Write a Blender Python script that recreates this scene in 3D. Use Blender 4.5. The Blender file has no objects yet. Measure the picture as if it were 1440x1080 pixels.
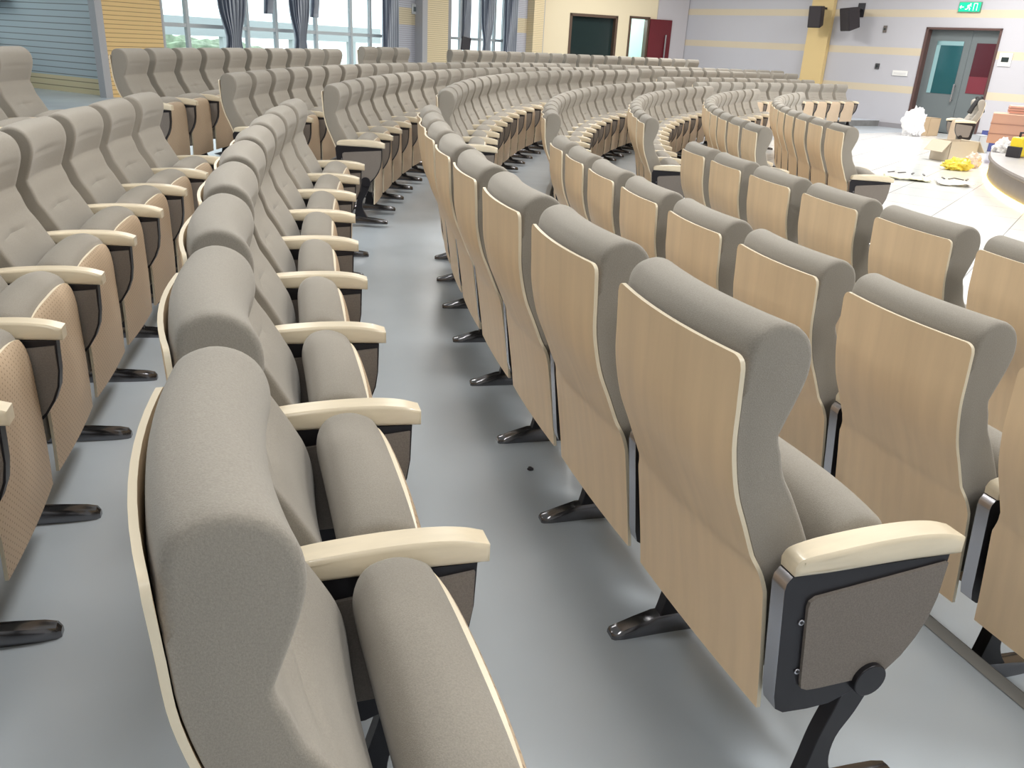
import bpy, bmesh, math, random
from mathutils import Vector, Matrix, noise
random.seed(7)
PI = math.pi
col = bpy.context.scene.collection
sc = bpy.context.scene

# ------------------------------------------------------------------ camera
F, TH, RO, H = 1151.2, math.radians(22.53), math.radians(3.09), 1.432
cd = bpy.data.cameras.new('camera'); cam = bpy.data.objects.new('camera', cd); col.objects.link(cam)
cd.sensor_fit = 'HORIZONTAL'; cd.sensor_width = 36; cd.lens = F / 1440 * 36; cd.clip_start = .02; cd.clip_end = 300
cam.matrix_world = Matrix.Translation((0, 0, H)) @ (Matrix.Rotation(PI/2 - TH, 4, 'X') @ Matrix.Rotation(RO, 4, 'Z'))
sc.camera = cam

def ray(u, v):
    c, s = math.cos(RO), math.sin(RO); a, b = u - 720, v - 540
    X = (a*c + b*s)/F; Y = -(-a*s + b*c)/F
    return Vector((X, math.cos(TH) + Y*math.sin(TH), -math.sin(TH) + Y*math.cos(TH)))
def at_z(u, v, z):                      # the place on a level surface
    d = ray(u, v); t = (z - H)/d.z; return Vector((d.x*t, d.y*t, z))
def at_wall(u, v, P, Q):                # the place on a vertical wall from P to Q: (distance along it, height)
    d = ray(u, v); dx, dy = Q[0]-P[0], Q[1]-P[1]; L = math.hypot(dx, dy); nx, ny = -dy/L, dx/L
    t = (P[0]*nx + P[1]*ny)/(d.x*nx + d.y*ny); x, y = d.x*t, d.y*t
    return ((x-P[0])*dx + (y-P[1])*dy)/L, H + d.z*t

# ------------------------------------------------------------------ materials
def mat(name, base, rough=.6, metal=0, spec=.5, noise_s=None, noise_a=.1, bump=0, bump_s=None, emit=None, emit_s=0, sheen=0, stretch=(1,1,1), coat=0):
    m = bpy.data.materials.new(name); m.use_nodes = True; nt = m.node_tree; b = nt.nodes['Principled BSDF']
    b.inputs['Base Color'].default_value = (*base, 1); b.inputs['Roughness'].default_value = rough
    b.inputs['Metallic'].default_value = metal; b.inputs['Specular IOR Level'].default_value = spec
    b.inputs['Sheen Weight'].default_value = sheen; b.inputs['Coat Weight'].default_value = coat
    tc = nt.nodes.new('ShaderNodeTexCoord'); mp = nt.nodes.new('ShaderNodeMapping'); mp.inputs['Scale'].default_value = stretch
    nt.links.new(tc.outputs['Object'], mp.inputs[0])
    if noise_s:
        n = nt.nodes.new('ShaderNodeTexNoise'); n.inputs['Scale'].default_value = noise_s; n.inputs['Detail'].default_value = 4
        nt.links.new(mp.outputs[0], n.inputs['Vector'])
        mr = nt.nodes.new('ShaderNodeMapRange'); mr.inputs['From Min'].default_value = .3; mr.inputs['From Max'].default_value = .7
        mr.inputs['To Min'].default_value = 1 - noise_a; mr.inputs['To Max'].default_value = 1 + noise_a
        nt.links.new(n.outputs['Fac'], mr.inputs['Value'])
        mx = nt.nodes.new('ShaderNodeVectorMath'); mx.operation = 'SCALE'; mx.inputs[0].default_value = base
        nt.links.new(mr.outputs[0], mx.inputs['Scale']); nt.links.new(mx.outputs[0], b.inputs['Base Color'])
    if bump:
        n2 = nt.nodes.new('ShaderNodeTexNoise'); n2.inputs['Scale'].default_value = bump_s or 300; n2.inputs['Detail'].default_value = 3
        nt.links.new(mp.outputs[0], n2.inputs['Vector']); bp = nt.nodes.new('ShaderNodeBump'); bp.inputs['Strength'].default_value = bump
        bp.inputs['Distance'].default_value = .002; nt.links.new(n2.outputs['Fac'], bp.inputs['Height']); nt.links.new(bp.outputs[0], b.inputs['Normal'])
    if emit:
        b.inputs['Emission Color'].default_value = (*emit, 1); b.inputs['Emission Strength'].default_value = emit_s
    return m
FAB = mat('grey_weave', (.325,.302,.265), .95, spec=.15, noise_s=380, noise_a=.10, bump=.3, bump_s=600, sheen=.25)
FAB2 = mat('brown_grey_weave', (.235,.21,.19), .95, spec=.15, noise_s=300, noise_a=.12, bump=.3, bump_s=400)
WOOD = mat('veneer', (.83,.635,.415), .40, spec=.4, noise_s=4, noise_a=.05, stretch=(2,6,.6))
EDGE = mat('pale_ply_edge', (.84,.75,.58), .38, spec=.5)
ARM = mat('pale_varnished_wood', (.83,.735,.56), .28, spec=.5, noise_s=8, noise_a=.06, stretch=(1,6,6), coat=.3)
STEEL = mat('dark_steel', (.035,.034,.04), .38, metal=.6)
CHR = mat('silver_trim', (.50,.50,.54), .26, metal=1)
FOOT = mat('polished_foot', (.20,.20,.215), .16, metal=.95)
RUB = mat('black_plastic', (.03,.028,.035), .5)
WHITE = mat('white_paint', (.8,.8,.79), .5)
FLOOR = mat('blue_grey_vinyl', (.505,.57,.635), .24, spec=.5, noise_s=.9, noise_a=.10)
RISE = mat('riser_grey', (.20,.20,.20), .6, noise_s=6, noise_a=.15)
NOSE = mat('step_nosing', (.30,.30,.29), .5)
CEIL = mat('ceiling_white', (.75,.75,.73), .9)
def perforated():
    m = mat('perforated_veneer', (.54,.40,.27), .5, spec=.3); nt = m.node_tree; b = nt.nodes['Principled BSDF']
    tc = nt.nodes.new('ShaderNodeTexCoord'); mp = nt.nodes.new('ShaderNodeMapping'); mp.inputs['Scale'].default_value = (0, 62, 62)
    mp.inputs['Rotation'].default_value = (math.radians(45), 0, 0)
    fr = nt.nodes.new('ShaderNodeVectorMath'); fr.operation = 'FRACTION'; su = nt.nodes.new('ShaderNodeVectorMath'); su.operation = 'SUBTRACT'
    su.inputs[1].default_value = (0,.5,.5); ln = nt.nodes.new('ShaderNodeVectorMath'); ln.operation = 'LENGTH'
    lt = nt.nodes.new('ShaderNodeMath'); lt.operation = 'LESS_THAN'; lt.inputs[1].default_value = .17
    mx = nt.nodes.new('ShaderNodeMix'); mx.data_type = 'RGBA'; mx.inputs['A'].default_value = (.60,.47,.34,1); mx.inputs['B'].default_value = (.36,.26,.18,1)
    L = nt.links.new; L(tc.outputs['Object'], mp.inputs[0]); L(mp.outputs[0], fr.inputs[0]); L(fr.outputs[0], su.inputs[0]); L(su.outputs[0], ln.inputs[0])
    L(ln.outputs['Value'], lt.inputs[0]); L(lt.outputs[0], mx.inputs['Factor']); L(mx.outputs['Result'], b.inputs['Base Color'])
    return m
PERF = perforated()
def tiles():
    m = mat('white_tile', (.74,.75,.75), .16, spec=.5); nt = m.node_tree; b = nt.nodes['Principled BSDF']
    tc = nt.nodes.new('ShaderNodeTexCoord'); br = nt.nodes.new('ShaderNodeTexBrick'); br.offset = 0
    mp = nt.nodes.new('ShaderNodeMapping'); mp.inputs['Rotation'].default_value = (0,0,math.radians(35))
    br.inputs['Scale'].default_value = 1; br.inputs['Brick Width'].default_value = .8; br.inputs['Row Height'].default_value = .8
    br.inputs['Mortar Size'].default_value = .006; br.inputs['Color1'].default_value = (.76,.77,.77,1); br.inputs['Color2'].default_value = (.72,.735,.74,1)
    br.inputs['Mortar'].default_value = (.35,.36,.36,1)
    nt.links.new(tc.outputs['Object'], mp.inputs[0]); nt.links.new(mp.outputs[0], br.inputs['Vector']); nt.links.new(br.outputs['Color'], b.inputs['Base Color'])
    return m
TILE = tiles()
def banded(name, cool, warm, zs, hw, slats=0, rough=.6):      # wall boards: warm stripes at given heights, optional horizontal grooves
    m = mat(name, cool, rough); nt = m.node_tree; b = nt.nodes['Principled BSDF']; L = nt.links.new
    g = nt.nodes.new('ShaderNodeNewGeometry'); sp = nt.nodes.new('ShaderNodeSeparateXYZ'); L(g.outputs['Position'], sp.inputs[0])
    acc = None
    for z in zs:
        c = nt.nodes.new('ShaderNodeMath'); c.operation = 'COMPARE'; c.inputs[1].default_value = z[0] if isinstance(z, tuple) else z
        c.inputs[2].default_value = z[1] if isinstance(z, tuple) else hw; L(sp.outputs['Z'], c.inputs[0])
        if acc is None: acc = c
        else:
            a = nt.nodes.new('ShaderNodeMath'); a.operation = 'MAXIMUM'; L(acc.outputs[0], a.inputs[0]); L(c.outputs[0], a.inputs[1]); acc = a
    mx = nt.nodes.new('ShaderNodeMix'); mx.data_type = 'RGBA'; mx.inputs['A'].default_value = (*cool,1); mx.inputs['B'].default_value = (*warm,1)
    if acc: L(acc.outputs[0], mx.inputs['Factor'])
    else: mx.inputs['Factor'].default_value = 1
    out = mx.outputs['Result']
    if slats:
        d = nt.nodes.new('ShaderNodeMath'); d.operation = 'DIVIDE'; d.inputs[1].default_value = slats; L(sp.outputs['Z'], d.inputs[0])
        f = nt.nodes.new('ShaderNodeMath'); f.operation = 'FRACT'; L(d.outputs[0], f.inputs[0])
        l = nt.nodes.new('ShaderNodeMath'); l.operation = 'LESS_THAN'; l.inputs[1].default_value = .14; L(f.outputs[0], l.inputs[0])
        m2 = nt.nodes.new('ShaderNodeMix'); m2.data_type = 'RGBA'; m2.blend_type = 'MULTIPLY'; m2.inputs['B'].default_value = (.42,.38,.36,1)
        L(out, m2.inputs['A']); L(l.outputs[0], m2.inputs['Factor']); out = m2.outputs['Result']
    L(out, b.inputs['Base Color'])
    return m

# ------------------------------------------------------------------ mesh helpers
def obj(name, bm, mats, parent=None, smooth=True, bevel=0):
    me = bpy.data.meshes.new(name); bmesh.ops.recalc_face_normals(bm, faces=bm.faces); bm.to_mesh(me); bm.free()
    for m in (mats if isinstance(mats, (list, tuple)) else [mats]): me.materials.append(m)
    for p in me.polygons: p.use_smooth = smooth
    o = bpy.data.objects.new(name, me); col.objects.link(o)
    if parent: o.parent = parent
    if smooth:
        try: me.set_sharp_from_angle(angle=math.radians(38))
        except Exception: pass
    if bevel:
        md = o.modifiers.new('bevel', 'BEVEL'); md.width = bevel; md.segments = 2; md.limit_method = 'ANGLE'
    return o
def box(bm, x0, x1, y0, y1, z0, z1, M=None, mi=0):
    vs = [bm.verts.new((M @ Vector(c)) if M else c) for c in [(x,y,z) for z in (z0,z1) for x,y in ((x0,y0),(x1,y0),(x1,y1),(x0,y1))]]
    for q in ((3,2,1,0),(4,5,6,7),(0,1,5,4),(1,2,6,5),(2,3,7,6),(3,0,4,7)):
        f = bm.faces.new([vs[i] for i in q]); f.material_index = mi
    return vs
def prism(bm, pts, y0, y1, mi=0, mside=None):                 # outline in x,z extruded along y
    a = [bm.verts.new((x,y0,z)) for x,z in pts]; b = [bm.verts.new((x,y1,z)) for x,z in pts]; n = len(pts)
    bm.faces.new(a).material_index = mi; bm.faces.new(b[::-1]).material_index = mi
    for i in range(n):
        f = bm.faces.new((a[i], b[i], b[(i+1)%n], a[(i+1)%n])); f.material_index = mside(pts[i], pts[(i+1)%n]) if mside else mi
def cyl(bm, c, ax, r, h, n=20, mi=0, r2=None):
    ax = Vector(ax).normalized(); t = ax.orthogonal().normalized(); s = ax.cross(t); c = Vector(c)
    A, B = [], []
    for i in range(n):
        q = t*math.cos(2*PI*i/n) + s*math.sin(2*PI*i/n)
        A.append(bm.verts.new(c - ax*h/2 + q*r)); B.append(bm.verts.new(c + ax*h/2 + q*(r if r2 is None else r2)))
    bm.faces.new(A[::-1]).material_index = mi; bm.faces.new(B).material_index = mi
    for i in range(n): bm.faces.new((A[i], A[(i+1)%n], B[(i+1)%n], B[i])).material_index = mi
def resample(pts, n, closed=False):
    P = [Vector(p) for p in pts]
    if closed: P.append(P[0].copy())
    # Catmull-Rom through the points
    out = []; m = len(P) - 1
    for i in range(m):
        p1, p2 = P[i], P[i+1]
        p0 = P[i-1] if i > 0 else (P[m-1] if closed else p1*2 - p2); p3 = P[i+2] if i+2 <= m else (P[1] if closed else p2*2 - p1)
        k = max(1, round(n/m))
        for j in range(k):
            t = j/k; out.append(.5*((2*p1) + (p2-p0)*t + (2*p0-5*p1+4*p2-p3)*t*t + (3*p1-p0-3*p2+p3)*t**3))
    if not closed: out.append(P[-1])
    return out
def loft(bm, pts, w, bow=0, rnd=.018, mi=0, hard=0, disp=None, ny=14):  # closed outline (x,z) swept along y with softly rounded ends
    n = len(pts); nor = []
    area = sum(pts[i].x*pts[(i+1)%n].y - pts[(i+1)%n].x*pts[i].y for i in range(n)); sg = 1 if area > 0 else -1
    for i in range(n):
        t = pts[(i+1)%n] - pts[i-1]; t.normalize(); nor.append(Vector((t.y, -t.x))*sg)
    st = [(-w/2, rnd), (-w/2 + rnd*.12, rnd*.52), (-w/2 + rnd*.45, rnd*.18), (-w/2 + rnd, 0)]
    mid = [(-w/2 + rnd + (w - 2*rnd)*k/ny, 0) for k in range(1, ny)]
    st = st + mid + [(-y, i) for y, i in st[::-1]]
    rings = []
    for y, ins in st:
        r = []
        for i, p in enumerate(pts):
            q = p - nor[i]*(ins if i >= hard else ins*.15); bx = bow*min(1, max(.25, (q.y-.25)/.5))*(1 - (2*y/w)**2); dx = disp(y, q.x, q.y) if disp else 0
            r.append(bm.verts.new((q.x + bx + dx, y, q.y)))
        rings.append(r)
    for a, b in zip(rings[:-1], rings[1:]):
        for i in range(n): bm.faces.new((a[i], a[(i+1)%n], b[(i+1)%n], b[i])).material_index = mi
    for r, s in ((rings[0], 1), (rings[-1], -1)): bm.faces.new(r[::s]).material_index = mi
def thing(name, label, cat, loc=(0,0,0), rz=0, group=None):
    o = bpy.data.objects.new(name, None); col.objects.link(o); o.location = loc; o.rotation_euler = (0,0,rz); o.empty_display_size = .1
    o['label'] = label; o['category'] = cat
    if group: o['group'] = group
    return o
def tag(o, label, cat, group=None):
    o['label'] = label; o['category'] = cat
    if group: o['group'] = group
    return o
def struct(name, bm, m, smooth=False):
    o = obj(name, bm, m, None, smooth); o['kind'] = 'structure'; return o

# ------------------------------------------------------------------ the auditorium chair (front faces local -x)
PITCH, CW = .5775, .457
PAN = [(.171,.990),(.169,.945),(.167,.90),(.162,.825),(.142,.737),(.113,.667),(.085,.60),(.066,.56),(.055,.50),(.043,.42),(.030,.33),(.020,.25)]
def panel_bm():
    pts = resample(PAN, 44); bm = bmesh.new(); ny = 16; rows = []
    T = .009; W0 = CW
    ys = [-.5,-.494,-.486,-.475,-.462,-.45,-.40] + [q/10 for q in range(-3, 4)] + [.40,.45,.462,.475,.486,.494,.5]; ny = len(ys) - 1
    for th in (0, T):
        g = []
        for i, p in enumerate(pts):
            r = []
            for k in range(ny+1):
                w = W0 + .048*min(1, max(0, (.60-p.y)/.07)); y = w*ys[k]; bow = .021*min(1, max(.25, (p.y-.25)/.5))
                # rounded top corners
                z = p.y; edge = max(0, abs(y) - (w/2 - .022))
                if i < 8: z = p.y - (1 - math.sqrt(max(0, 1 - (edge/.022)**2)))*.022*(1 - i/8)
                r.append(bm.verts.new((p.x - th + bow*(1 - (2*y/w)**2), y, z)))
            g.append(r)
        rows.append(g)
    A, B = rows; n = len(pts)
    for g in (A, B):
        for i in range(n-1):
            for k in range(ny): bm.faces.new((g[i][k], g[i][k+1], g[i+1][k+1], g[i+1][k])).material_index = 0
    def strip(a, b):
        for i in range(len(a)-1): bm.faces.new((a[i], a[i+1], b[i+1], b[i])).material_index = 1
    strip(A[0], B[0]); strip(A[-1], B[-1]); strip([r[0] for r in A], [r[0] for r in B]); strip([r[-1] for r in A], [r[-1] for r in B])
    return bm
def back_bm():
    rear = resample([(x-.0100, z) for x, z in PAN if z > .29 and z < .97], 30)
    front = resample([(.155,.985),(.150,1.010),(.134,1.030),(.102,1.041),(.070,1.035),(.044,1.016),(.030,.988),(.027,.955),(.033,.925),(.043,.895),(.053,.868),(.061,.846)], 33)
    low = resample([(.064,.838),(.060,.822),(.051,.800),(.037,.756),(.012,.715),(-.013,.67),(-.034,.63),(-.052,.59),(-.064,.54),(-.068,.48),(-.063,.42),(-.046,.36),(-.022,.318)], 42)
    pts = rear[::-1] + front + low
    pts = [Vector(p) for p in pts]
    def disp(y, x, z):
        if x > .10 and z < .98 or x > (z*.4 - .16) and z < .8 and x > .06 and z > .62 and False: return 0
        d = 0
        if z < .83:                                   # cross crease with a tuft in the lower pad, only on the front side
            f = math.exp(-((z-.705)/.008)**2)*max(0, 1 - (abs(y)/.20)**2)
            d += .009*f + .006*math.exp(-((z-.705)/.022)**2 - (y/.03)**2)
        elif x < .09:
            d += .005*math.exp(-((z-.93)/.008)**2)*max(0, 1 - (abs(y)/.21)**2)
        # the front dips between side bolsters
        return d if x < frontx(z) else 0
    def frontx(z):
        return .07 if z > .83 else (-.05 + (z-.6)*.5 + .03)
    bm = bmesh.new(); loft(bm, pts, CW - .004, bow=.021, rnd=.013, hard=len(rear)-2, disp=disp, ny=22)
    return bm
SP = [(-.213,.634),(-.221,.618),(-.228,.590),(-.233,.540),(-.234,.470),(-.235,.390),(-.235,.310),(-.234,.230),(-.231,.145)]
def seat_panel_bm():
    pts = resample(SP, 36); bm = bmesh.new(); w = .488; T = .009; ny = 12; G = []
    for th in (0, T):
        g = []
        for p in pts:
            arch = lambda y: -.030*abs(2*y/w)**3*max(0, (p.y-.50)/.14)
            g.append([bm.verts.new((p.x + th - .006*(1 - (2*(-w/2 + w*k/ny)/w)**2), -w/2 + w*k/ny, p.y + arch(-w/2 + w*k/ny))) for k in range(ny+1)])
        G.append(g)
    A, B = G
    for g in (A, B):
        for i in range(len(pts)-1):
            for k in range(ny): bm.faces.new((g[i][k], g[i][k+1], g[i+1][k+1], g[i+1][k])).material_index = 0
    def strip(a, b):
        for i in range(len(a)-1): bm.faces.new((a[i], a[i+1], b[i+1], b[i])).material_index = 1
    strip(A[0], B[0]); strip(A[-1], B[-1]); strip([r[0] for r in A], [r[0] for r in B]); strip([r[-1] for r in A], [r[-1] for r in B])
    return bm
def seat_bm():
    pts = resample([(-.180,.658),(-.145,.667),(-.106,.658),(-.084,.632),(-.076,.590),(-.080,.540),(-.092,.470),(-.108,.400),(-.124,.330),(-.150,.270),(-.190,.240),(-.215,.245),
                    (-.220,.300),(-.221,.370),(-.221,.440),(-.218,.500),(-.219,.552),(-.217,.600),(-.206,.638)], 60, closed=True)
    bm = bmesh.new(); loft(bm, [Vector(p) for p in pts], .478, bow=0, rnd=.017, ny=12)
    for v in bm.verts:                                # crown of the cushion
        y = v.co.y; k = 1 - (2*y/.478)**2
        if v.co.z > .50: v.co.z -= .015*abs(2*y/.478)**3*min(1, (v.co.z-.50)/.12) - .006*k
    return bm
def arm_bm():
    bm = bmesh.new()
    top = resample([(.050,.622),(.040,.636),(.010,.643),(-.06,.649),(-.14,.652),(-.22,.650),(-.28,.642),(-.322,.629)], 28)
    bot = resample([(-.322,.594),(-.20,.600),(-.08,.602),(.048,.604)], 12)
    pts = top + bot
    n = len(pts); W = lambda x: .029 if x < -.02 else .029 - .004*(x+.02)/.07
    rings = []
    for y, ins in ((-1,.009),(-.94,.004),(-.80,.0),(0,0),(.80,0),(.94,.004),(1,.009)):
        r = []
        for p in pts:
            cx, cz = -.135, .628
            x = p.x + (ins if p.x < cx else -ins)*(1 if abs(p.x-cx) > .17 else 0); z = p.y + (-ins if p.y > .615 else ins)
            r.append(bm.verts.new((x, y*W(p.x), z)))
        rings.append(r)
    for a, b in zip(rings[:-1], rings[1:]):
        for i in range(n): bm.faces.new((a[i], a[(i+1)%n], b[(i+1)%n], b[i]))
    bm.faces.new(rings[0]); bm.faces.new(rings[-1][::-1])
    return bm
def frame_bm():
    bm = bmesh.new()
    out = [(.050,.603),(.060,.590),(.062,.575),(.050,.470),(.034,.330),(.026,.300),(.006,.286),(-.05,.281),(-.100,.282),(-.150,.300),(-.205,.322),(-.243,.360),(-.272,.405),(-.290,.450),(-.298,.500),(-.302,.592)]
    prism(bm, out, -.019, .019, 0, lambda a, b: 1 if (a[0] > -.01 and b[0] > -.01) else 0)
    for s in (-1, 1):                                 # thin raised silver rim at the rear and two screw eyes
        cyl(bm, (.012, s*.0205, .500), (0,1,0), .0065, .004, 14, 1); cyl(bm, (-.004, s*.0205, .385), (0,1,0), .0065, .004, 14, 1)
        cyl(bm, (.012, s*.0225, .500), (0,1,0), .0035, .003, 10, 0); cyl(bm, (-.004, s*.0225, .385), (0,1,0), .0035, .003, 10, 0)
    return bm
def inlay_bm():
    bm = bmesh.new()
    o = [(-.006,.553),(.006,.545),(.008,.533),(-.014,.360),(-.018,.345),(-.032,.338),(-.060,.336),(-.130,.336),(-.200,.330),(-.243,.372),(-.268,.412),(-.285,.452),(-.294,.500),(-.296,.578)]
    for s in (-1, 1): prism(bm, o, s*.0185, s*.026, 0)
    return bm
def leg_bm():
    bm = bmesh.new()
    cyl(bm, (-.172,0,.335), (0,1,0), .036, .074, 28)
    rear = resample([(-.138,.330),(-.122,.262),(-.100,.190),(-.086,.115),(-.074,.060),(-.062,.026)], 20)
    front = resample([(-.205,.026),(-.170,.060),(-.142,.115),(-.144,.180),(-.176,.240),(-.206,.315)], 20)
    prism(bm, [(p.x,p.y) for p in rear+front], -.017, .017)
    return bm
def foot_bm():
    bm = bmesh.new()
    S = [(.062,.016,.014),(.055,.022,.020),(.03,.025,.026),(-.01,.025,.040),(-.06,.024,.056),(-.12,.024,.058),(-.18,.026,.050),(-.24,.027,.044),(-.30,.026,.038),(-.330,.021,.032),(-.340,.013,.020)]
    rings = []
    for x, w, h in S:
        rings.append([bm.verts.new((x, y, z)) for y, z in ((-w,0),(-w,h*.6),(-w*.72,h*.92),(0,h),(w*.72,h*.92),(w,h*.6),(w,0))])
    n = 7
    for a, b in zip(rings[:-1], rings[1:]):
        for i in range(n): bm.faces.new((a[i], a[(i+1)%n], b[(i+1)%n], b[i]))
    bm.faces.new(rings[0]); bm.faces.new(rings[-1][::-1])
    return bm
def make_chair():
    t = thing('auditorium_chair', '', 'chair')
    obj('back_panel', panel_bm(), [WOOD, EDGE], t); obj('backrest', back_bm(), FAB, t)
    obj('seat_cushion', seat_bm(), FAB, t); obj('seat_panel', seat_panel_bm(), [PERF, EDGE], t)
    a = obj('armrest', arm_bm(), ARM, t); fr = obj('side_frame', frame_bm(), [STEEL, CHR], t, bevel=.003)
    i = obj('fabric_inlay', inlay_bm(), FAB2, fr); l = obj('leg', leg_bm(), STEEL, t, bevel=.002); f = obj('foot', foot_bm(), FOOT, t)
    for o in (a, fr, l, f): o.location = (0, PITCH/2, 0)
    return t
proto = make_chair()
proto_parts = list(proto.children); inlay = [o for o in proto_parts if o.name.startswith('side_frame')][0].children[0]
def copy_part(o, parent, flip=False):
    c = o.copy(); col.objects.link(c); c.parent = parent
    if flip: c.location = (0, -PITCH/2, 0)
    for g in o.children:
        d = g.copy(); col.objects.link(d); d.parent = c
    return c
ORD = 'first second third fourth fifth sixth seventh eighth ninth tenth eleventh twelfth thirteenth fourteenth fifteenth sixteenth seventeenth eighteenth nineteenth twentieth twenty-first twenty-second twenty-third twenty-fourth twenty-fifth twenty-sixth twenty-seventh twenty-eighth'.split()
first = [True]; count = [0]
C1 = (18.4347, 7.9162); C2 = (18.5322, 7.7227)
def place(x, y, z, rz, label, group, end=False):
    if first[0]: c = proto; first[0] = False
    else:
        c = proto.copy(); col.objects.link(c)
        for o in proto_parts: copy_part(o, c)
    c.location = (x, y, z); c.rotation_euler = (0, 0, rz); c['label'] = label; c['category'] = 'chair'
    if group: c['group'] = group
    if end:
        for o in proto_parts:
            if o.name.split('.')[0] in ('armrest','side_frame','leg','foot'): copy_part(o, c, True)
    count[0] += 1
    return c
def row(C, R, phi0, h, k0, k1, phrase, group):
    for k in range(k0, k1):
        a = math.radians(phi0) - (k + .5)*PITCH/R
        place(C[0] + R*math.cos(a), C[1] + R*math.sin(a), h, a, f'grey chair, {ORD[k-k0]} from the near end of {phrase}', group, end=(k == k1-1))
# near block
row(C1, 19.096, 200.50, 0, 0, 8, 'the front-left row of wooden backs', 'near block, first row of wooden backs')
row(C1, 19.959, 201.557, -.0, 0, 9, 'the row seen from above, bottom left', 'near block, row seen from above')
row(C1, 20.853, 197.775, 0, -1, 7, 'the left row facing the camera', 'near block, left row')
row(C1, 21.75, 196.4, .22, -1, 7, 'the left edge row by the slatted wall', 'near block, rearmost row')
row(C1, 18.235, 199.553, -.15, -1, 7, 'the second row of wooden backs', 'near block, second row of wooden backs')
row(C1, 17.309, 196.21, -.16, -2, 5, 'the right-hand row of wooden backs', 'near block, third row of wooden backs')
# middle and far blocks
def arc(R, phi0, h, phi1, phrase, group):
    n = int((phi0 - phi1)*PI/180*R/PITCH + .5)
    row(C2, R, phi0, h, 0, n, phrase, group)
MID = [(21.75, 182.0, .20, 10, 'rearmost'), (20.857, 182.31, .06, 0, 'second rearmost'), (19.98, 183.18, .03, 0, 'third rearmost'), (19.092, 183.0, .03, 0, 'fourth rearmost'),
       (18.209, 181.65, -.13, 0, 'fourth'), (17.318, 180.58, -.15, 0, 'third'), (16.442, 182.17, -.14, 0, 'second'), (15.574, 180.92, -.13, 0, 'front')]
for R, p0, h, n, w in MID:
    ph = f"middle block's {w} row"
    if n: row(C2, R, p0, h, 0, n, ph, ph)
    else: arc(R, p0, h, {20.857: 147.6, 19.98: 148.2, 19.092: 148.8, 18.209: 149.3}.get(R, 150.2), ph, ph)
row(C2, 21.9, 164.3, .24, 0, 3, 'the short row before the wall control panel', 'short run of the rearmost row')
def far(R, p0, p1, h, w):
    ph = f"far block's {w} row"; arc(R, p0, h, p1, ph, ph)
row(C2, 21.9, 155.9, .24, 0, 18, 'the long rearmost row below the booth window', 'long run of the rearmost row')
far(20.857, 144.4, 122.2, .06, 'fourth'); far(19.98, 144.9, 123.2, .02, 'third'); far(19.092, 145.3, 125.2, -.10, 'second'); far(18.209, 145.6, 124.2, -.15, 'front')
print('chairs', count[0])

# ------------------------------------------------------------------ the floor
def ring(bm, r0, r1, a0, a1, z, n=140, mi=0, C=C2):
    A = [bm.verts.new((C[0] + r0*math.cos(math.radians(a0+(a1-a0)*i/n)), C[1] + r0*math.sin(math.radians(a0+(a1-a0)*i/n)), z)) for i in range(n+1)]
    B = [bm.verts.new((C[0] + r1*math.cos(math.radians(a0+(a1-a0)*i/n)), C[1] + r1*math.sin(math.radians(a0+(a1-a0)*i/n)), z)) for i in range(n+1)]
    for i in range(n): bm.faces.new((A[i], A[i+1], B[i+1], B[i])).material_index = mi
def riser(bm, r, a0, a1, z0, z1, n=140, mi=0, C=C2, t=.05):
    for rr, dz in ((r, 0),):
        A = [bm.verts.new((C[0] + rr*math.cos(math.radians(a0+(a1-a0)*i/n)), C[1] + rr*math.sin(math.radians(a0+(a1-a0)*i/n)), z0)) for i in range(n+1)]
        B = [bm.verts.new((v.co.x, v.co.y, z1)) for v in A]
        for i in range(n): bm.faces.new((A[i], A[i+1], B[i+1], B[i])).material_index = mi
bm = bmesh.new()
ring(bm, 18.27, 21.22, 95, 262, 0, mi=0); ring(bm, 21.22, 36, 95, 262, .23, mi=0)
ring(bm, 16.75, 18.27, 95, 262, -.15, mi=0); ring(bm, 0.01, 16.75, 0, 360, -.15, mi=2)
ring(bm, 16.75, 36, 262, 455, -.15, mi=2)
riser(bm, 18.27, 95, 262, -.15, 0, mi=1); riser(bm, 21.22, 95, 262, 0, .23, mi=1)
struct('floor', bm, [FLOOR, RISE, TILE])
bm = bmesh.new(); ring(bm, 18.268, 18.315, 150, 225, .003); riser(bm, 18.266, 150, 225, -.02, .003); struct('trim_1', bm, NOSE)

# ------------------------------------------------------------------ the room
ZT = 4.4
LILAC = (.50,.50,.545); YEL = (.68,.53,.30); SAND = (.74,.62,.40)
M_SIDE = banded('lilac_board_yellow_stripes', LILAC, (.62,.54,.41), (.83, 1.76, 2.68), .09)
M_SLAT = banded('blue_slats_yellow_bands', (.50,.57,.60), (.74,.62,.38), ((2.2,.35),(.30,.20)), .3, slats=.105)
M_YSL = banded('yellow_slats', YEL, (.78,.55,.25), (), .1, slats=.07)
M_YS2 = banded('sand_slats', YEL, SAND, (), .1, slats=.05)
M_GRY = banded('lilac_slats', (.46,.47,.53), (.60,.52,.36), ((1.95,.20),), .1, slats=.05)
M_BEIGE = mat('beige_paint', (.80,.70,.50), .6)
GREYW = mat('grey_trim', (.42,.42,.44), .6)
GLASS = mat('glass', (.9,.95,.95), .05); b = GLASS.node_tree.nodes['Principled BSDF']; b.inputs['Transmission Weight'].default_value = 1; b.inputs['IOR'].default_value = 1.02; b.inputs['Roughness'].default_value = 0
FRAME = mat('window_frame', (.50,.54,.56), .45)
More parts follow.
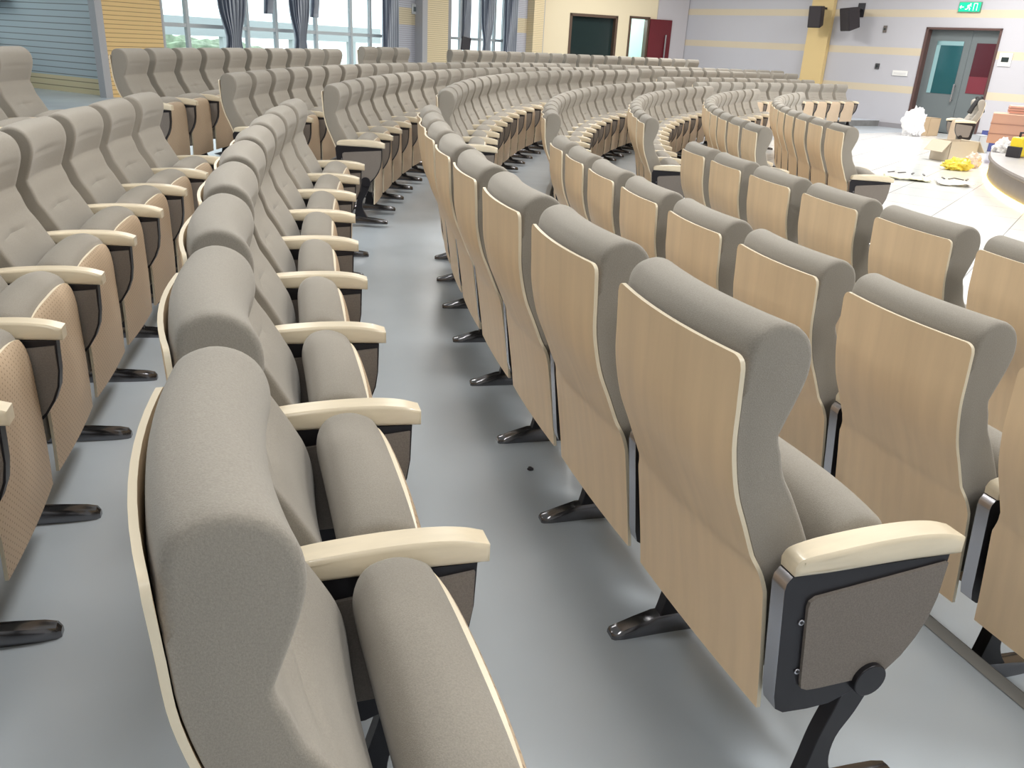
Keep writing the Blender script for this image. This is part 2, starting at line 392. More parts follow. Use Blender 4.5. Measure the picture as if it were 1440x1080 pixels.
def wall(name, P, Q, m, z0=-.2, z1=ZT, holes=(), T=.2):       # boards from P to Q, holes = (s0, s1, z0, z1) along the wall; thickness behind
    dx, dy = Q[0]-P[0], Q[1]-P[1]; L = math.hypot(dx, dy); M = Matrix.Translation((P[0], P[1], 0)) @ Matrix.Rotation(math.atan2(dy, dx), 4, 'Z')
    bm = bmesh.new(); xs = sorted({0, L} | {v for h in holes for v in h[:2]})
    for a, c in zip(xs[:-1], xs[1:]):
        hs = [h for h in holes if h[0] <= a + 1e-4 and h[1] >= c - 1e-4]
        if hs:
            h = hs[0]
            if h[2] > z0: box(bm, a, c, 0, T, z0, h[2], M)
            if h[3] < z1: box(bm, a, c, 0, T, h[3], z1, M)
        else: box(bm, a, c, 0, T, z0, z1, M)
    struct(name, bm, m); return M, L
def slab(name, P, Q, u0, u1, z0, z1, m, t=.08, v=60, kind='structure', v2=None):   # a board standing proud of the wall between two places
    dx, dy = Q[0]-P[0], Q[1]-P[1]; L = math.hypot(dx, dy); P2 = (P[0] + dy/L*t, P[1] - dx/L*t); Q2 = (Q[0] + dy/L*t, Q[1] - dx/L*t)
    s0 = at_wall(u0, v, P2, Q2)[0]; s1 = at_wall(u1, v if v2 is None else v2, P2, Q2)[0]
    M = Matrix.Translation((P[0], P[1], 0)) @ Matrix.Rotation(math.atan2(dy, dx), 4, 'Z')
    bm = bmesh.new(); box(bm, s0, s1, -t, -.002, z0, z1, M); o = obj(name, bm, m, None, False)
    if kind: o['kind'] = kind
    return o, s0, s1, M
# plan of the far walls, going from the left round to the right (room side = right hand when walking this way)
WA, WB, WC, WD, WE, WF, WG = (-12.2,10.5), (-10.0,16.5), (-7.25,15.0), (-2.9,23.6), (ray(764,60).x/ray(764,60).y*27.6, 27.6), (5.08,29.4), (16.5,15.2)
# slatted panel wall WB-WC, then window wall WC-WD, rear corner WD-WE, beige booth wall WE-WF, striped side wall WF-WG
wall('wall_left', WB, WC, M_SLAT)
P, Q = WC, WD
sA = at_wall(230, 40, P, Q)[0]; sB = at_wall(547, 40, P, Q)[0]
LW = math.hypot(Q[0]-P[0], Q[1]-P[1])
wall('wall_windows', P, Q, GREYW, holes=((sA, sB, .62, 3.6),))
slab('trim_2', P, Q, 147, 228, -.1, ZT, M_YSL, .12, 40)
slab('trim_3', P, Q, 137, 147, -.1, ZT, GREYW, .16, 40)
slab('trim_4', P, Q, 547, 592, -.1, ZT, M_GRY, .04, 40)
def mulls(name, P, Q, s0, s1, z0, z1, us, zs, m=FRAME, w=.035):
    dx, dy = Q[0]-P[0], Q[1]-P[1]; M = Matrix.Translation((P[0], P[1], 0)) @ Matrix.Rotation(math.atan2(dy, dx), 4, 'Z')
    bm = bmesh.new()
    for s in [s0+w, s1-w] + us: box(bm, s-w, s+w, .05, .13, z0, z1, M)
    for z in [z0+w, z1-w] + zs: box(bm, s0, s1, .06, .12, z-w, z+w, M)
    o = obj(name, bm, m, None, False); o['kind'] = 'structure'
    g = bmesh.new(); box(g, s0, s1, .085, .095, z0, z1, M); gl = obj('pane', g, GLASS, o, False)
    return o, M
wz = [at_wall(x, 40, P, Q)[0] for x in (268, 352, 392, 448, 497, 524)]
mulls('window_1', P, Q, sA, sB, .62, 3.6, wz, [1.45])
P, Q = WD, WE
sC = at_wall(634, 40, P, Q)[0]; sD = at_wall(712, 40, P, Q)[0]
wall('wall_rear', P, Q, GREYW, holes=((sC, sD, .62, 3.6),))
mulls('window_2', P, Q, sC, sD, .62, 3.6, [at_wall(x, 40, P, Q)[0] for x in (650, 678, 698)], [1.5])
slab('trim_5', P, Q, 601, 630, -.1, ZT, M_YS2, .35, 60)
slab('trim_6', P, Q, 594, 601, -.1, ZT, GREYW, .40, 60)
slab('trim_7', P, Q, 712, 748, -.1, ZT, M_GRY, .04, 60)
slab('trim_8', P, Q, 749, 763, -.1, ZT, M_YS2, .30, 60)
# booth wall with a dark window opening and a doorway
P, Q = WE, WF
h1 = [at_wall(799, 60, P, Q)[0], at_wall(866, 60, P, Q)[0], .9, at_wall(833, 20, P, Q)[1]]
h2 = [at_wall(882, 60, P, Q)[0], at_wall(909, 60, P, Q)[0], .23, at_wall(896, 23, P, Q)[1]]
MB, _ = wall('wall_back', P, Q, M_BEIGE, holes=(tuple(h1), tuple(h2)), T=.25)
slab('trim_9', P, Q, 921, 963, -.1, ZT, mat('lilac_paint', (.52,.50,.53), .6), .05, 60)
DARKW = mat('brown_door_frame', (.10,.06,.04), .5)
bm = bmesh.new(); a, c, z0, z1 = h1
for r in ((a, a+.08, z0, z1), (c-.08, c, z0, z1), (a, c, z1-.08, z1), (a, c, z0, z0+.08)): box(bm, r[0], r[1], -.02, .2, r[2], r[3], MB)
w3 = struct('window_3', bm, DARKW)
bm = bmesh.new(); box(bm, a, c, .16, .17, z0, z1, MB); o = obj('pane', bm, mat('dark_booth_glass', (.02,.035,.035), .12), w3, False)
bm = bmesh.new(); a, c, z0, z1 = h2
for r in ((a, a+.07, z0, z1), (c-.04, c+.04, z0, z1), (a, c, z1-.07, z1)): box(bm, r[0], r[1], -.03, .2, r[2], r[3], MB)
d2 = struct('door_1', bm, DARKW)
MAROON = mat('maroon_door', (.13,.012,.02), .35)
bm = bmesh.new(); Lf = Matrix.Translation(Vector((0,0,0))); e = at_wall(940, 60, P, Q)[0]
box(bm, c+.02, e, -.10, -.06, z0+.01, z1-.05, MB); lf = obj('door_leaf', bm, MAROON, d2, False)
bm = bmesh.new(); hs = at_wall(931, 60, P, Q)[0]; box(bm, hs, hs+.05, -.17, -.14, .9, 1.95, MB); box(bm, hs, hs+.05, -.14, -.10, .92, .97, MB); box(bm, hs, hs+.05, -.14, -.10, 1.88, 1.93, MB); obj('handle', bm, CHR, lf, False)
# the lit room beyond the doorway
bm = bmesh.new(); box(bm, a-.8, c+1.5, 2.2, 2.3, .2, 3.2, MB); box(bm, a-.9, a-.8, .25, 2.3, .2, 3.2, MB); box(bm, c+1.5, c+1.6, .25, 2.3, .2, 3.2, MB); box(bm, a-.9, c+1.6, .25, 2.3, 3.2, 3.3, MB)
struct('wall_corridor', bm, mat('corridor_paint', (.62,.80,.78), .6))
ld = bpy.data.lights.new('corridor_light', 'POINT'); ld.energy = 90; ld.shadow_soft_size = .2; lo = bpy.data.objects.new('corridor_light', ld); lo.location = MB @ Vector(((a+c)/2, 1.2, 2.7)); col.objects.link(lo)
# side wall with stripes
P, Q = WF, WG
d0 = at_wall(1303, 100, P, Q)[0]
s0 = at_wall(1288, 110, P, Q)[0]; s1 = at_wall(1397, 95, P, Q)[0]; zd = at_wall(1350, 39, P, Q)[1]
MS, _ = wall('wall_right', P, Q, M_SIDE, holes=((s0, s1, -.15, zd),), T=.3)
slab('trim_10', P, Q, 1131, 1161, -.1, ZT, mat('yellow_pilaster', (.72,.55,.27), .6), .14, 70)
bm = bmesh.new(); LS = math.hypot(Q[0]-P[0], Q[1]-P[1]); box(bm, 0, s0, -.02, 0, -.15, -.03, MS); box(bm, s1, LS, -.02, 0, -.15, -.03, MS); struct('baseboard_right', bm, mat('grey_skirting', (.28,.27,.29), .5))
# double door
bm = bmesh.new(); DF = mat('dark_jamb', (.10,.055,.05), .5)
box(bm, s0, s0+.07, -.03, .28, -.15, zd, MS); box(bm, s1-.05, s1, -.03, .28, -.15, zd, MS); box(bm, s0, s1, -.03, .28, zd-.05, zd, MS)
d1 = struct('door_2', bm, DF)
DG = mat('grey_green_door', (.14,.165,.175), .4); mid = s0 + (s1-s0)*.60
bm = bmesh.new(); box(bm, s0+.07, mid-.006, .16, .21, -.14, zd-.05, MS); la = obj('door_leaf', bm, DG, d1, False)
bm = bmesh.new(); box(bm, mid+.006, s1-.05, .16, .21, -.14, zd-.05, MS); lb = obj('door_leaf', bm, DG, d1, False)
W = mid - s0 - .07
bm = bmesh.new(); box(bm, s0+.07+W*.20, s0+.07+W*.84, .150, .162, .80, 2.05, MS); obj('teal_window', bm, mat('teal_glass', (.015,.085,.10), .08), la, False)
bm = bmesh.new(); box(bm, s0+.07+W*.20, s0+.07+W*.30, .144, .151, .80, 2.05, MS); box(bm, s0+.07+W*.20, s0+.07+W*.84, .144, .151, 1.95, 2.05, MS); obj('window_rim', bm, mat('pale_teal', (.25,.42,.45), .4), la, False)
bm = bmesh.new(); box(bm, mid-.16, mid-.12, .09, .11, .62, 1.05, MS); box(bm, mid-.16, mid-.12, .11, .165, .64, .68, MS); box(bm, mid-.16, mid-.12, .11, .165, .98, 1.02, MS); obj('handle', bm, CHR, la, False)
W2 = s1-.05-mid
bm = bmesh.new(); box(bm, mid+W2*.22, mid+W2*.88, .150, .162, .85, 2.02, MS); obj('dark_window', bm, mat('dark_red_glass', (.07,.012,.02), .15), lb, False)
bm = bmesh.new(); box(bm, mid+W2*.22, mid+W2*.88, .146, .151, .85, 1.25, MS); obj('red_notice', bm, mat('maroon_notice', (.16,.02,.035), .5), lb, False)
# rest of the shell, out of the frame
PL = mat('plain_wall', (.55,.54,.53), .7)
for nm, A, B in (('wall_side_left', (-12.2,-6), WA), ('wall_front', WG, (27,15.2)), ('wall_stage', (27,15.2), (27,-6)), ('wall_near', (27,-6), (-12.2,-6))):
    wall(nm, A, B, PL)
P, Q = WA, WB; LA = math.hypot(Q[0]-P[0], Q[1]-P[1]); wall('wall_left_windows', P, Q, GREYW, holes=((1.2, LA-.05, .9, 3.6),)); mulls('window_4', P, Q, 1.2, LA-.05, .9, 3.6, [2.6, 4.0, 5.2], [1.6])
bm = bmesh.new(); v = [bm.verts.new((x,y,ZT)) for x, y in ((-12.2,-6),(27,-6),(27,15.2),WG,WF,WE,WD,WC,WB,WA)]; bm.faces.new(v); struct('ceiling', bm, CEIL)

# ------------------------------------------------------------------ curtains
CUR = mat('striped_curtain', (.30,.33,.38), .8)
nt = CUR.node_tree; b = nt.nodes['Principled BSDF']; uvn = nt.nodes.new('ShaderNodeUVMap'); spn = nt.nodes.new('ShaderNodeSeparateXYZ'); wv = nt.nodes.new('ShaderNodeMath'); wv.operation = 'PINGPONG'; wv.inputs[1].default_value = .5
rp = nt.nodes.new('ShaderNodeValToRGB'); rp.color_ramp.elements[0].color = (.10,.12,.17,1); rp.color_ramp.elements[1].color = (.55,.58,.64,1); rp.color_ramp.elements[0].position = .1; rp.color_ramp.elements[1].position = .4
nt.links.new(uvn.outputs[0], spn.inputs[0]); nt.links.new(spn.outputs['X'], wv.inputs[0]); nt.links.new(wv.outputs[0], rp.inputs[0]); nt.links.new(rp.outputs[0], b.inputs['Base Color'])
def curtain(P, Q, ua, ub, v, zt, zb, tie, label, spread=1.0, off=.28, group=None, lean=0):
    s0 = at_wall(ua, v, P, Q)[0]; s1 = at_wall(ub, v, P, Q)[0]; m = (s0+s1)/2; w = (s1-s0)
    dx, dy = Q[0]-P[0], Q[1]-P[1]; M = Matrix.Translation((P[0], P[1], 0)) @ Matrix.Rotation(math.atan2(dy, dx), 4, 'Z')
    bm = bmesh.new(); uv = bm.loops.layers.uv.new('u'); nu, nz = 72, 22; g = []
    for j in range(nz+1):
        z = zt + (zb-zt)*j/nz; k = 1 - (1-.5)*math.exp(-((z-tie)/.35)**2) if tie else 1
        k *= 1 + (spread-1)*max(0, (z-(tie or zb)))/(zt-(tie or zb))
        g.append([bm.verts.new(M @ Vector((m + lean*(zt-z) + (i/nu-.5)*w*k, -off + .045*math.sin(i/nu*2*PI*7) + .02*math.sin(i*1.3+j*.2), z))) for i in range(nu+1)])
    for j in range(nz):
        for i in range(nu):
            f = bm.faces.new((g[j][i], g[j][i+1], g[j+1][i+1], g[j+1][i]))
            for l, q in zip(f.loops, (i, i+1, i+1, i)): l[uv].uv = (q/nu*14, 0)
    o = obj('curtain', bm, CUR); sm = o.modifiers.new('cloth_thickness', 'SOLIDIFY'); sm.thickness = .006
    return tag(o, label, 'curtain', group)
P, Q = WC, WD
curtain(P, Q, 296, 329, 30, 3.7, .75, 1.25, 'blue striped curtain tied back right of the yellow slatted panel', 1.5)
curtain(P, Q, 396, 419, 30, 3.7, .75, 1.3, 'grey striped curtain tied back in the middle of the long window', 1.5)
curtain(P, Q, 370, 378, 12, 3.7, 1.75, None, 'narrow dark curtain edge left of the middle curtain', 1.3, lean=-.12)
curtain(P, Q, 434, 441, 12, 3.7, 1.75, None, 'narrow dark curtain edge right of the middle curtain', 1.3, lean=-.12)
curtain(P, Q, 526, 546, 30, 3.7, .7, None, 'blue grey curtain hanging beside the panel with the controller', 1.0)
P, Q = WD, WE
curtain(P, Q, 640, 650, 30, 3.7, 1.5, None, 'thin grey curtain above the dark screen on the sill', 1.0)
curtain(P, Q, 668, 682, 30, 3.7, .7, 1.4, 'pale striped curtain in the middle of the far window', 1.3)
curtain(P, Q, 700, 716, 30, 3.7, .7, None, 'dark striped curtain at the right end of the far window', 1.0)
P, Q = WB, WC
curtain(P, Q, -30, 22, 20, 3.7, 1.6, 2.0, 'blue striped curtain at the top left corner beside the slatted panel', 1.2, off=.2)

# ------------------------------------------------------------------ outside the windows
bm = bmesh.new(); box(bm, -60, 20, 20, 90, -1.2, -1.0); box(bm, -60, -13, -10, 20, -1.2, -1.0); struct('ground_outside', bm, mat('pale_paving', (.6,.62,.6), .8))
bm = bmesh.new(); M = Matrix.Translation((-14, 19, 0)) @ Matrix.Rotation(math.atan2(8.6, 4.35), 4, 'Z')
box(bm, -10, 22, 3.0, 3.25, 1.15, 1.75, M)
for i in range(9): box(bm, -9 + i*3.6, -8.6 + i*3.6, 3.02, 3.22, -1.0, 1.15, M)
o = obj('walkway_parapet', bm, mat('pale_concrete', (.50,.54,.54), .7), None, False); tag(o, 'pale concrete walkway parapet outside the long window', 'parapet')
bm = bmesh.new(); bmesh.ops.create_icosphere(bm, subdivisions=5, radius=1)
for v in bm.verts: v.co = Vector((v.co.x*15, v.co.y*1.2, v.co.z*.9)) + v.normal*.5*noise.noise(v.co*6 + Vector((v.co.x*30, 0, 0)))
bmesh.ops.transform(bm, matrix=M @ Matrix.Translation((6, 7.5, .2)), verts=bm.verts); o = obj('hedge', bm, mat('hazy_hedge_green', (.42,.50,.38), .9, noise_s=3, noise_a=.3)); tag(o, 'blurred green hedge outside beyond the long window', 'hedge')  # hedge green is paled to paint in the haze and overexposure outside

# ------------------------------------------------------------------ wall fittings
def on(P, Q, u, v, w, h, d, name, label, cat, m, off=0, rnd=.004):
    s, z = at_wall(u, v, P, Q); dx, dy = Q[0]-P[0], Q[1]-P[1]; M = Matrix.Translation((P[0], P[1], 0)) @ Matrix.Rotation(math.atan2(dy, dx), 4, 'Z')
    t = thing(name, label, cat, M @ Vector((s, -off, z)), math.atan2(dy, dx)) if cat else None
    return t, w, h, d
def plate(P, Q, u, v, w, h, name, label, cat, m, inner=None, mi=None, off=0):
    t, *_ = on(P, Q, u, v, w, h, .03, name, label, cat, m, off)
    bm = bmesh.new(); box(bm, -w/2, w/2, -.03, -.002, -h/2, h/2); obj('housing', bm, m, t, False, bevel=.006)
    if inner: bm = bmesh.new(); box(bm, -inner[0]/2, inner[0]/2, -.036, -.029, -inner[1]/2, inner[1]/2); obj('display', bm, mi, t, False)
    return t
P, Q = WF, WG
BLK = mat('dark_display', (.02,.03,.03), .3)
plate(P, Q, 1414, 84, .30, .30, 'wall_controller', 'white square controller with a dark display right of the double door', 'switch', WHITE, (.17,.11), BLK)
plate(P, Q, 1266, 103, .42, .13, 'socket_plate', 'long white socket plate left of the double door', 'socket', WHITE, (.34,.05), mat('white_sockets', (.7,.7,.7), .4))
plate(P, Q, 1234, 93, .12, .14, 'wall_switch', 'small dark square switch low on the striped wall', 'switch', mat('dark_switch', (.06,.06,.065), .5), (.05,.05), BLK)
t = plate(P, Q, 1245, 41, .10, .17, 'wall_lamp', 'small dark fitting high on the striped wall beneath the top stripe', 'fitting', mat('brown_fitting', (.14,.12,.11), .5), (.05,.05), BLK)
P, Q = WC, WD
plate(P, Q, 582, 13, .34, .24, 'wall_controller', 'pale controller with grey display on the slatted panel', 'switch', mat('pale_grey_plastic', (.55,.57,.58), .5), (.24,.11), mat('grey_display', (.12,.15,.16), .4), off=.04)
# green exit sign: running figure and arrow
P, Q = WF, WG
s, z = at_wall(1365, 10, P, Q); t = thing('exit_sign', 'green lit exit sign with running figure above the double door', 'exit sign', MS @ Vector((s, 0, z)), math.atan2(Q[1]-P[1], Q[0]-P[0]))
bm = bmesh.new(); box(bm, -.27, .27, -.05, -.002, -.115, .115); obj('housing', bm, mat('sign_housing', (.1,.3,.2), .4), t, False)
bm = bmesh.new(); box(bm, -.255, .255, -.054, -.049, -.10, .10); obj('lit_panel', bm, mat('green_lit', (.0,.4,.2), .5, emit=(.0,.62,.28), emit_s=1.0), t, False)
bm = bmesh.new()
def bar(x0, z0, x1, z1, w):
    d = Vector((x1-x0, z1-z0)); L = d.length; M = Matrix.Translation((x0, -.0555, z0)) @ Matrix.Rotation(-math.atan2(d.y, d.x), 4, 'Y'); box(bm, 0, L, -.001, .001, -w/2, w/2, M)
cyl(bm, (.015,-.0555,.065), (0,1,0), .017, .002, 12)
WL = mat('white_lit', (.8,.9,.85), .5, emit=(.7,1,.85), emit_s=.9)
for q in ((.0,.045,-.03,-.01,.028),(-.03,-.01,.015,-.03,.02),(.015,-.03,.005,-.075,.018),(-.03,-.01,-.06,-.05,.02),(-.06,-.05,-.10,-.05,.016),(.0,.04,.04,.015,.015),(0,.04,-.04,.04,.015),(-.04,.04,-.06,.01,.015)): bar(*q)
obj('running_figure', bm, WL, t, False)
bm = bmesh.new()
for q in ((-.235,0,-.14,0,.018),(-.235,0,-.20,.035,.016),(-.235,0,-.20,-.035,.016)): bar(*q)
obj('arrow', bm, WL, t, False)
bm = bmesh.new()
for q in ((.10,-.08,.10,.08,.014),(.10,.08,.18,.08,.014),(.18,.08,.18,-.08,.014)): bar(*q)
obj('doorway_mark', bm, WL, t, False)

# loudspeakers on brackets
def speaker(u, v, w, h, d, yaw, tilt, label, P, Q, off):
    dx, dy = Q[0]-P[0], Q[1]-P[1]; L = math.hypot(dx, dy)
    s, z = at_wall(u, v, (P[0] + dy/L*off, P[1] - dx/L*off), (Q[0] + dy/L*off, Q[1] - dx/L*off)); t = thing('loudspeaker', label, 'speaker', MS @ Vector((s, -off, z)), math.atan2(Q[1]-P[1], Q[0]-P[0]))
    M = Matrix.Rotation(yaw, 4, 'Z') @ Matrix.Rotation(tilt, 4, 'X')
    bm = bmesh.new(); vs = box(bm, -w/2, w/2, -d/2, d/2, -h/2, h/2)
    for q in vs:
        if q.co.y > 0: q.co.x *= .72; q.co.z *= .88
        q.co = M @ q.co
    c = obj('cabinet', bm, mat('black_cabinet', (.025,.02,.025), .6), t, False, bevel=.015)
    bm = bmesh.new(); box(bm, -w*.45, w*.45, -d/2-.015, -d/2, -h*.46, h*.46, M); obj('grille', bm, mat('dark_grille', (.035,.03,.035), .7, noise_s=200, noise_a=.3), t, False, bevel=.01)
    bm = bmesh.new(); box(bm, -.04, .04, 0, off-.01, h*.35, h*.35+.05); box(bm, -.1, .1, off-.03, off-.005, h*.1, h*.7); obj('bracket', bm, STEEL, t, False)
speaker(1149, 23,   .38, .56, .30, math.radians(8), math.radians(9), 'black loudspeaker in front of the yellow pilaster', P, Q, .5)
speaker(1196, 26, .48, .58, .34, math.radians(-28), math.radians(14), 'larger black loudspeaker angled out right of the yellow pilaster', P, Q, .45)
# dark screen on the far window sill
P, Q = WD, WE
s, z = at_wall(638, 59, P, Q); dx, dy = Q[0]-P[0], Q[1]-P[1]; M = Matrix.Translation((P[0], P[1], 0)) @ Matrix.Rotation(math.atan2(dy, dx), 4, 'Z')
t = thing('monitor', 'small black screen standing at the left end of the far window', 'monitor', M @ Vector((s, -.45, z-.2)), math.atan2(dy, dx))
bm = bmesh.new(); box(bm, -.17, .17, -.02, .02, .0, .34, Matrix.Rotation(.12, 4, 'Y')); obj('screen', bm, RUB, t, False, bevel=.006)
bm = bmesh.new(); box(bm, -.02, .02, -.02, .02, -(z-.2)+.23, .02); box(bm, -.15, .15, -.12, .12, -(z-.2)+.23, -(z-.2)+.26); obj('stand', bm, RUB, t, False)

# ------------------------------------------------------------------ stage
RS, ZS = 12.6, .2
bm = bmesh.new(); n = 220
pr = [(0, ZS), (RS-.02, ZS), (RS, ZS-.02), (RS, ZS-.05), (RS-.04, ZS-.07), (RS-.04, -.06), (RS-.04, -.149), (0, -.149)]
rings = [[bm.verts.new((C2[0] + r*math.cos(2*PI*i/n), C2[1] + r*math.sin(2*PI*i/n), z)) for i in range(n)] for r, z in pr if r]
for a, c in zip(rings[:-1], rings[1:]):
    for i in range(n): bm.faces.new((a[i], a[(i+1)%n], c[(i+1)%n], c[i])).material_index = 1
bm.faces.new(rings[0]).material_index = 0
struct('floor_stage', bm, [mat('stage_top', (.42,.41,.42), .35, noise_s=2, noise_a=.06), mat('stage_skirt', (.21,.185,.17), .6)])
def arcstrip(r0, r1, z0, z1, a0, a1, n=80):
    bm = bmesh.new(); q = []
    for i in range(n+1):
        a = math.radians(a0 + (a1-a0)*i/n); q.append([bm.verts.new((C2[0]+r*math.cos(a), C2[1]+r*math.sin(a), z)) for r, z in ((r0,z0),(r1,z0),(r1,z1),(r0,z1))])
    for a, c in zip(q[:-1], q[1:]):
        for i in range(4): bm.faces.new((a[i], a[(i+1)%4], c[(i+1)%4], c[i]))
    bm.faces.new(q[0]); bm.faces.new(q[-1]); return bm
o = obj('light_strip', arcstrip(RS-.035, RS-.005, -.145, -.105, 125, 235), mat('warm_led', (1,.8,.3), .4, emit=(1,.72,.18), emit_s=5)); tag(o, 'yellow glowing light strip along the foot of the round stage', 'light strip')

# ------------------------------------------------------------------ loose things on the floor and the stage
def crumple(name, label, cat, p, sx, sy, sz, m, rz=0, amp=.35, fr=2.6, sub=4, seed=0, group=None, lift=0):
    bm = bmesh.new(); bmesh.ops.create_icosphere(bm, subdivisions=sub, radius=1)
    for v in bm.verts:
        d = noise.noise(v.co*fr + Vector((seed, seed*2, 0))) + .5*noise.noise(v.co*fr*2.3 + Vector((seed, 0, 7))); k = 1 + amp*d
        v.co = Vector((v.co.x*sx*k, v.co.y*sy*k, v.co.z*sz*k))
    mz = min(v.co.z for v in bm.verts); cut = mz*.55
    for v in bm.verts: v.co.z = max(v.co.z, cut) - cut + .002
    o = obj(name, bm, m, None, False); o.location = (p.x, p.y, p.z + lift); o.rotation_euler = (0,0,rz); return tag(o, label, cat, group)
CARD = mat('cardboard', (.50,.38,.25), .8); PWHT = mat('white_plastic_film', (.82,.82,.84), .35); PYEL = mat('yellow_plastic_film', (.80,.66,.10), .35); FOAM = mat('pale_foam', (.70,.68,.55), .7)
zf = -.15
def carton(name, label, u, v, w, d, h, rz, m, flaps=True, z=zf):
    p = at_z(u, v, z); t = thing(name, label, 'box', p, rz); bm = bmesh.new(); T = .01
    box(bm, -w/2, w/2, -d/2, d/2, 0, T)
    for r in ((-w/2, -w/2+T, -d/2, d/2), (w/2-T, w/2, -d/2, d/2), (-w/2, w/2, -d/2, -d/2+T), (-w/2, w/2, d/2-T, d/2)): box(bm, *r, 0, h)
    obj('box_body', bm, m, t, False)
    if flaps:
        for s in (-1, 1):
            bm = bmesh.new(); M = Matrix.Translation((s*w/2, 0, h)) @ Matrix.Rotation(s*math.radians(50), 4, 'Y'); box(bm, 0 if s > 0 else -w*.4, w*.4 if s > 0 else 0, -d/2, d/2, 0, T, M); obj('flap', bm, m, t, False)
    else:
        bm = bmesh.new(); box(bm, -w/2, w/2, -d/2, d/2, h-T, h); obj('lid', bm, m, t, False)
    return t
carton('cardboard_box', 'open beige cardboard box beneath the stray chair, beside the stage', 1338, 226, .62, .45, .36, .3, mat('beige_board', (.55,.48,.38), .8))
carton('cardboard_box', 'brown cardboard box on the floor before the double door', 1300, 190, .45, .40, .42, .6, CARD, False)
crumple('plastic_bag', 'crumpled translucent white bag leaning on the brown box by the door', 'bag', at_z(1281, 191, zf), .24, .22, .36, PWHT, .3, .45, seed=1)
crumple('plastic_bag', 'bright yellow plastic bag on the floor in front of the open box', 'bag', at_z(1345, 239, zf), .24, .15, .11, PYEL, .2, .5, seed=2)
crumple('paper_wrap', 'crumpled pinkish white wrapping on the floor right of the yellow bag', 'wrapping', at_z(1366, 236, zf), .12, .10, .13, mat('pink_paper', (.75,.62,.56), .7), 0, .5, seed=3)
# flat packing sheets
def sheet(label, u, v, w, d, rz, m, seed, lines=4):
    p = at_z(u, v, zf); t = thing('packing_sheet', label, 'packaging', p, rz, None); bm = bmesh.new(); nx, ny = 26, 16; g = [[None]*(ny+1) for _ in range(nx+1)]
    for i in range(nx+1):
        for j in range(ny+1):
            x, y = (i/nx-.5)*w, (j/ny-.5)*d; g[i][j] = bm.verts.new((x + .04*noise.noise(Vector((y*4, seed, 0))), y + .05*noise.noise(Vector((x*4, seed, 3))), .04 + .05*noise.noise(Vector((x*4, y*4, seed)))+.02*noise.noise(Vector((x*14, y*14, seed)))))
    for i in range(nx):
        for j in range(ny): bm.faces.new((g[i][j], g[i+1][j], g[i+1][j+1], g[i][j+1]))
    o = obj('sheet', bm, m, t); sd = o.modifiers.new('t', 'SOLIDIFY'); sd.thickness = .012
    bm = bmesh.new()
    for k in range(lines):
        x = (k/(lines-1)-.5)*w*.7; M = Matrix.Translation((x, random.uniform(-.1,.1)*d, .085)) @ Matrix.Rotation(random.uniform(-.7,.7), 4, 'Z'); box(bm, -.012, .012, -d*.22, d*.22, 0, .012, M)
    obj('strap', bm, RUB, t, False)
sheet('yellowish flattened packing sheet on the white floor, further from the stage', 1274, 252, .64, .42, -.35, mat('yellowish_sheet', (.72,.72,.50), .5), 1)
sheet('crumpled white packing sheet with dark straps beside the stage', 1340, 260, .46, .44, -.2, mat('white_sheet', (.85,.85,.84), .4), 5)
carton('storage_box', 'pale grey box on the floor behind the open cardboard box', 1374, 214, .24, .24, .34, .2, mat('pale_grey_box', (.50,.54,.60), .6), False)
carton('storage_box', 'small dark blue box beside the round stage', 1387, 212, .26, .22, .40, .1, mat('dark_blue_board', (.06,.08,.28), .5), False)
# the stray chair, seen from its side
p = at_z(1350, 216, zf)
ch = place(p.x, p.y, zf, math.radians(-10), 'lone auditorium chair standing sideways on the open floor before the double door', None, end=True)
bm = bmesh.new()
for s in (-1, 1):
    pts = [(.10+.045*s*k, s*(.10+.028*k), 1.045 - .028*k*k*.55) for k in range(0, 5)]
    for a, c in zip(pts[:-1], pts[1:]):
        a, c = Vector(a), Vector(c); cyl(bm, (a+c)/2, c-a, .045, (c-a).length*1.15, 10)
cyl(bm, (.10,0,1.055), (0,1,0), .04, .24, 12)
bmesh.ops.transform(bm, matrix=Matrix.Translation(ch.location) @ Matrix.Rotation(ch.rotation_euler.z, 4, 'Z'), verts=bm.verts)
o = obj('shoulder_bag', bm, mat('black_cloth', (.02,.02,.022), .8)); tag(o, 'black cloth bag slung over the back of the lone chair', 'bag')
# on the stage
def crate(label, u, v, w, d, h, rz, m, dz=0):
    p = at_z(u, v, ZS); t = thing('crate', label, 'crate', (p.x, p.y, ZS + dz), rz, None); bm = bmesh.new(); box(bm, -w/2, w/2, -d/2, d/2, .005, h); obj('crate_body', bm, m, t, False, bevel=.012)
    bm = bmesh.new()
    for q in (.33, .66): box(bm, -w/2-.006, w/2+.006, -d/2-.006, d/2+.006, h*q-.008, h*q+.008)
    obj('band', bm, mat('dark_pink_band', (.35,.19,.14), .6), t, False)
    return t
PINK = mat('terracotta_board', (.56,.32,.23), .7)
crate('low terracotta crate on the stage at the right edge, bottom one', 1428, 203, .95, .6, .52, -.5, PINK)
p = at_z(1428, 203, ZS)
t = crate('small terracotta package on top of the crate at the right edge', 1428, 203, .5, .3, .13, -.4, mat('salmon_board', (.66,.36,.28), .6), .53)
crumple('plastic_bag', 'small crumpled white bag on the stage in front of the crate', 'bag', at_z(1408, 214, ZS), .13, .11, .13, PWHT, 0, .5, seed=6)
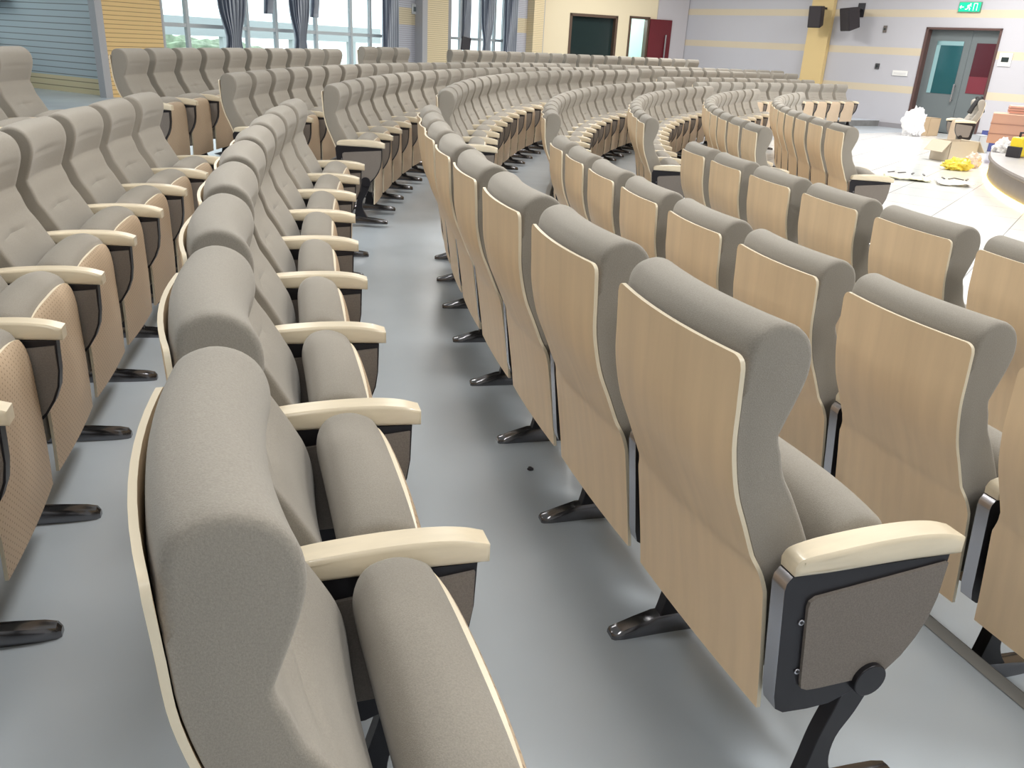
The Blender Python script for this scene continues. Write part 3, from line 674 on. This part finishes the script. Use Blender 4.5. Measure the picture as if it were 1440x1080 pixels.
p = at_z(1431, 221, ZS); t = thing('drill_case', 'yellow and black tool case standing on the stage edge', 'tool case', p, .5)
bm = bmesh.new(); box(bm, -.15, .15, -.09, .09, .01, .30); obj('case_shell', bm, mat('yellow_shell', (.80,.62,.03), .4), t, False, bevel=.03)
bm = bmesh.new(); box(bm, -.17, -.09, -.10, .10, 0, .16); box(bm, .05, .09, -.105, .105, .04, .24); obj('black_trim', bm, RUB, t, False, bevel=.01)
bm = bmesh.new(); box(bm, -.09, -.07, -.015, .015, .30, .36); box(bm, .07, .09, -.015, .015, .30, .36); box(bm, -.09, .09, -.015, .015, .35, .375); obj('handle', bm, RUB, t, False, bevel=.004)
# a scrap on the floor between the rows
crumple('floor_scrap', 'tiny dark scrap on the grey floor between two rows', 'scrap', at_z(746, 661, 0), .011, .009, .008, RUB, 0, .5, sub=2, seed=9)

# ------------------------------------------------------------------ light
w = bpy.data.worlds.new('World'); sc.world = w; w.use_nodes = True; bg = w.node_tree.nodes['Background']; bg.inputs[0].default_value = (.88,.97,1,1); bg.inputs[1].default_value = 2.2
def lamp(x, y, sx, sy, e, c=(1,.965,.915), z=ZT-.06, rz=0):
    l = bpy.data.lights.new('ceiling_and_fill_light', 'AREA'); l.shape = 'RECTANGLE'; l.size = sx; l.size_y = sy; l.energy = e; l.color = c
    o = bpy.data.objects.new('ceiling_and_fill_light', l); o.location = (x, y, z); o.rotation_euler = (0,0,rz); col.objects.link(o)
for x, y, e in ((-4.5,3,100),(-.3,3.6,92),(3.4,.5,105),(5,5,130),(-4,11.5,85),(0,10,90),(5,11,165),(2,17,95),(8,16,230),(4,23,160),(2.6,25.5,100),(9.5,19.5,200),(-1.5,18,80),(12,11,230),(9,6,200),(0,-2.5,60)):  # ceiling lights; the lamp nearest the beige booth wall is added to brighten it
    lamp(x, y, 1.2, 1.2, e*1.15)
sc.view_settings.view_transform = 'Standard'; sc.view_settings.look = 'None'; sc.view_settings.gamma = 1; sc.view_settings.exposure = 0; sc.view_settings.use_curve_mapping = False
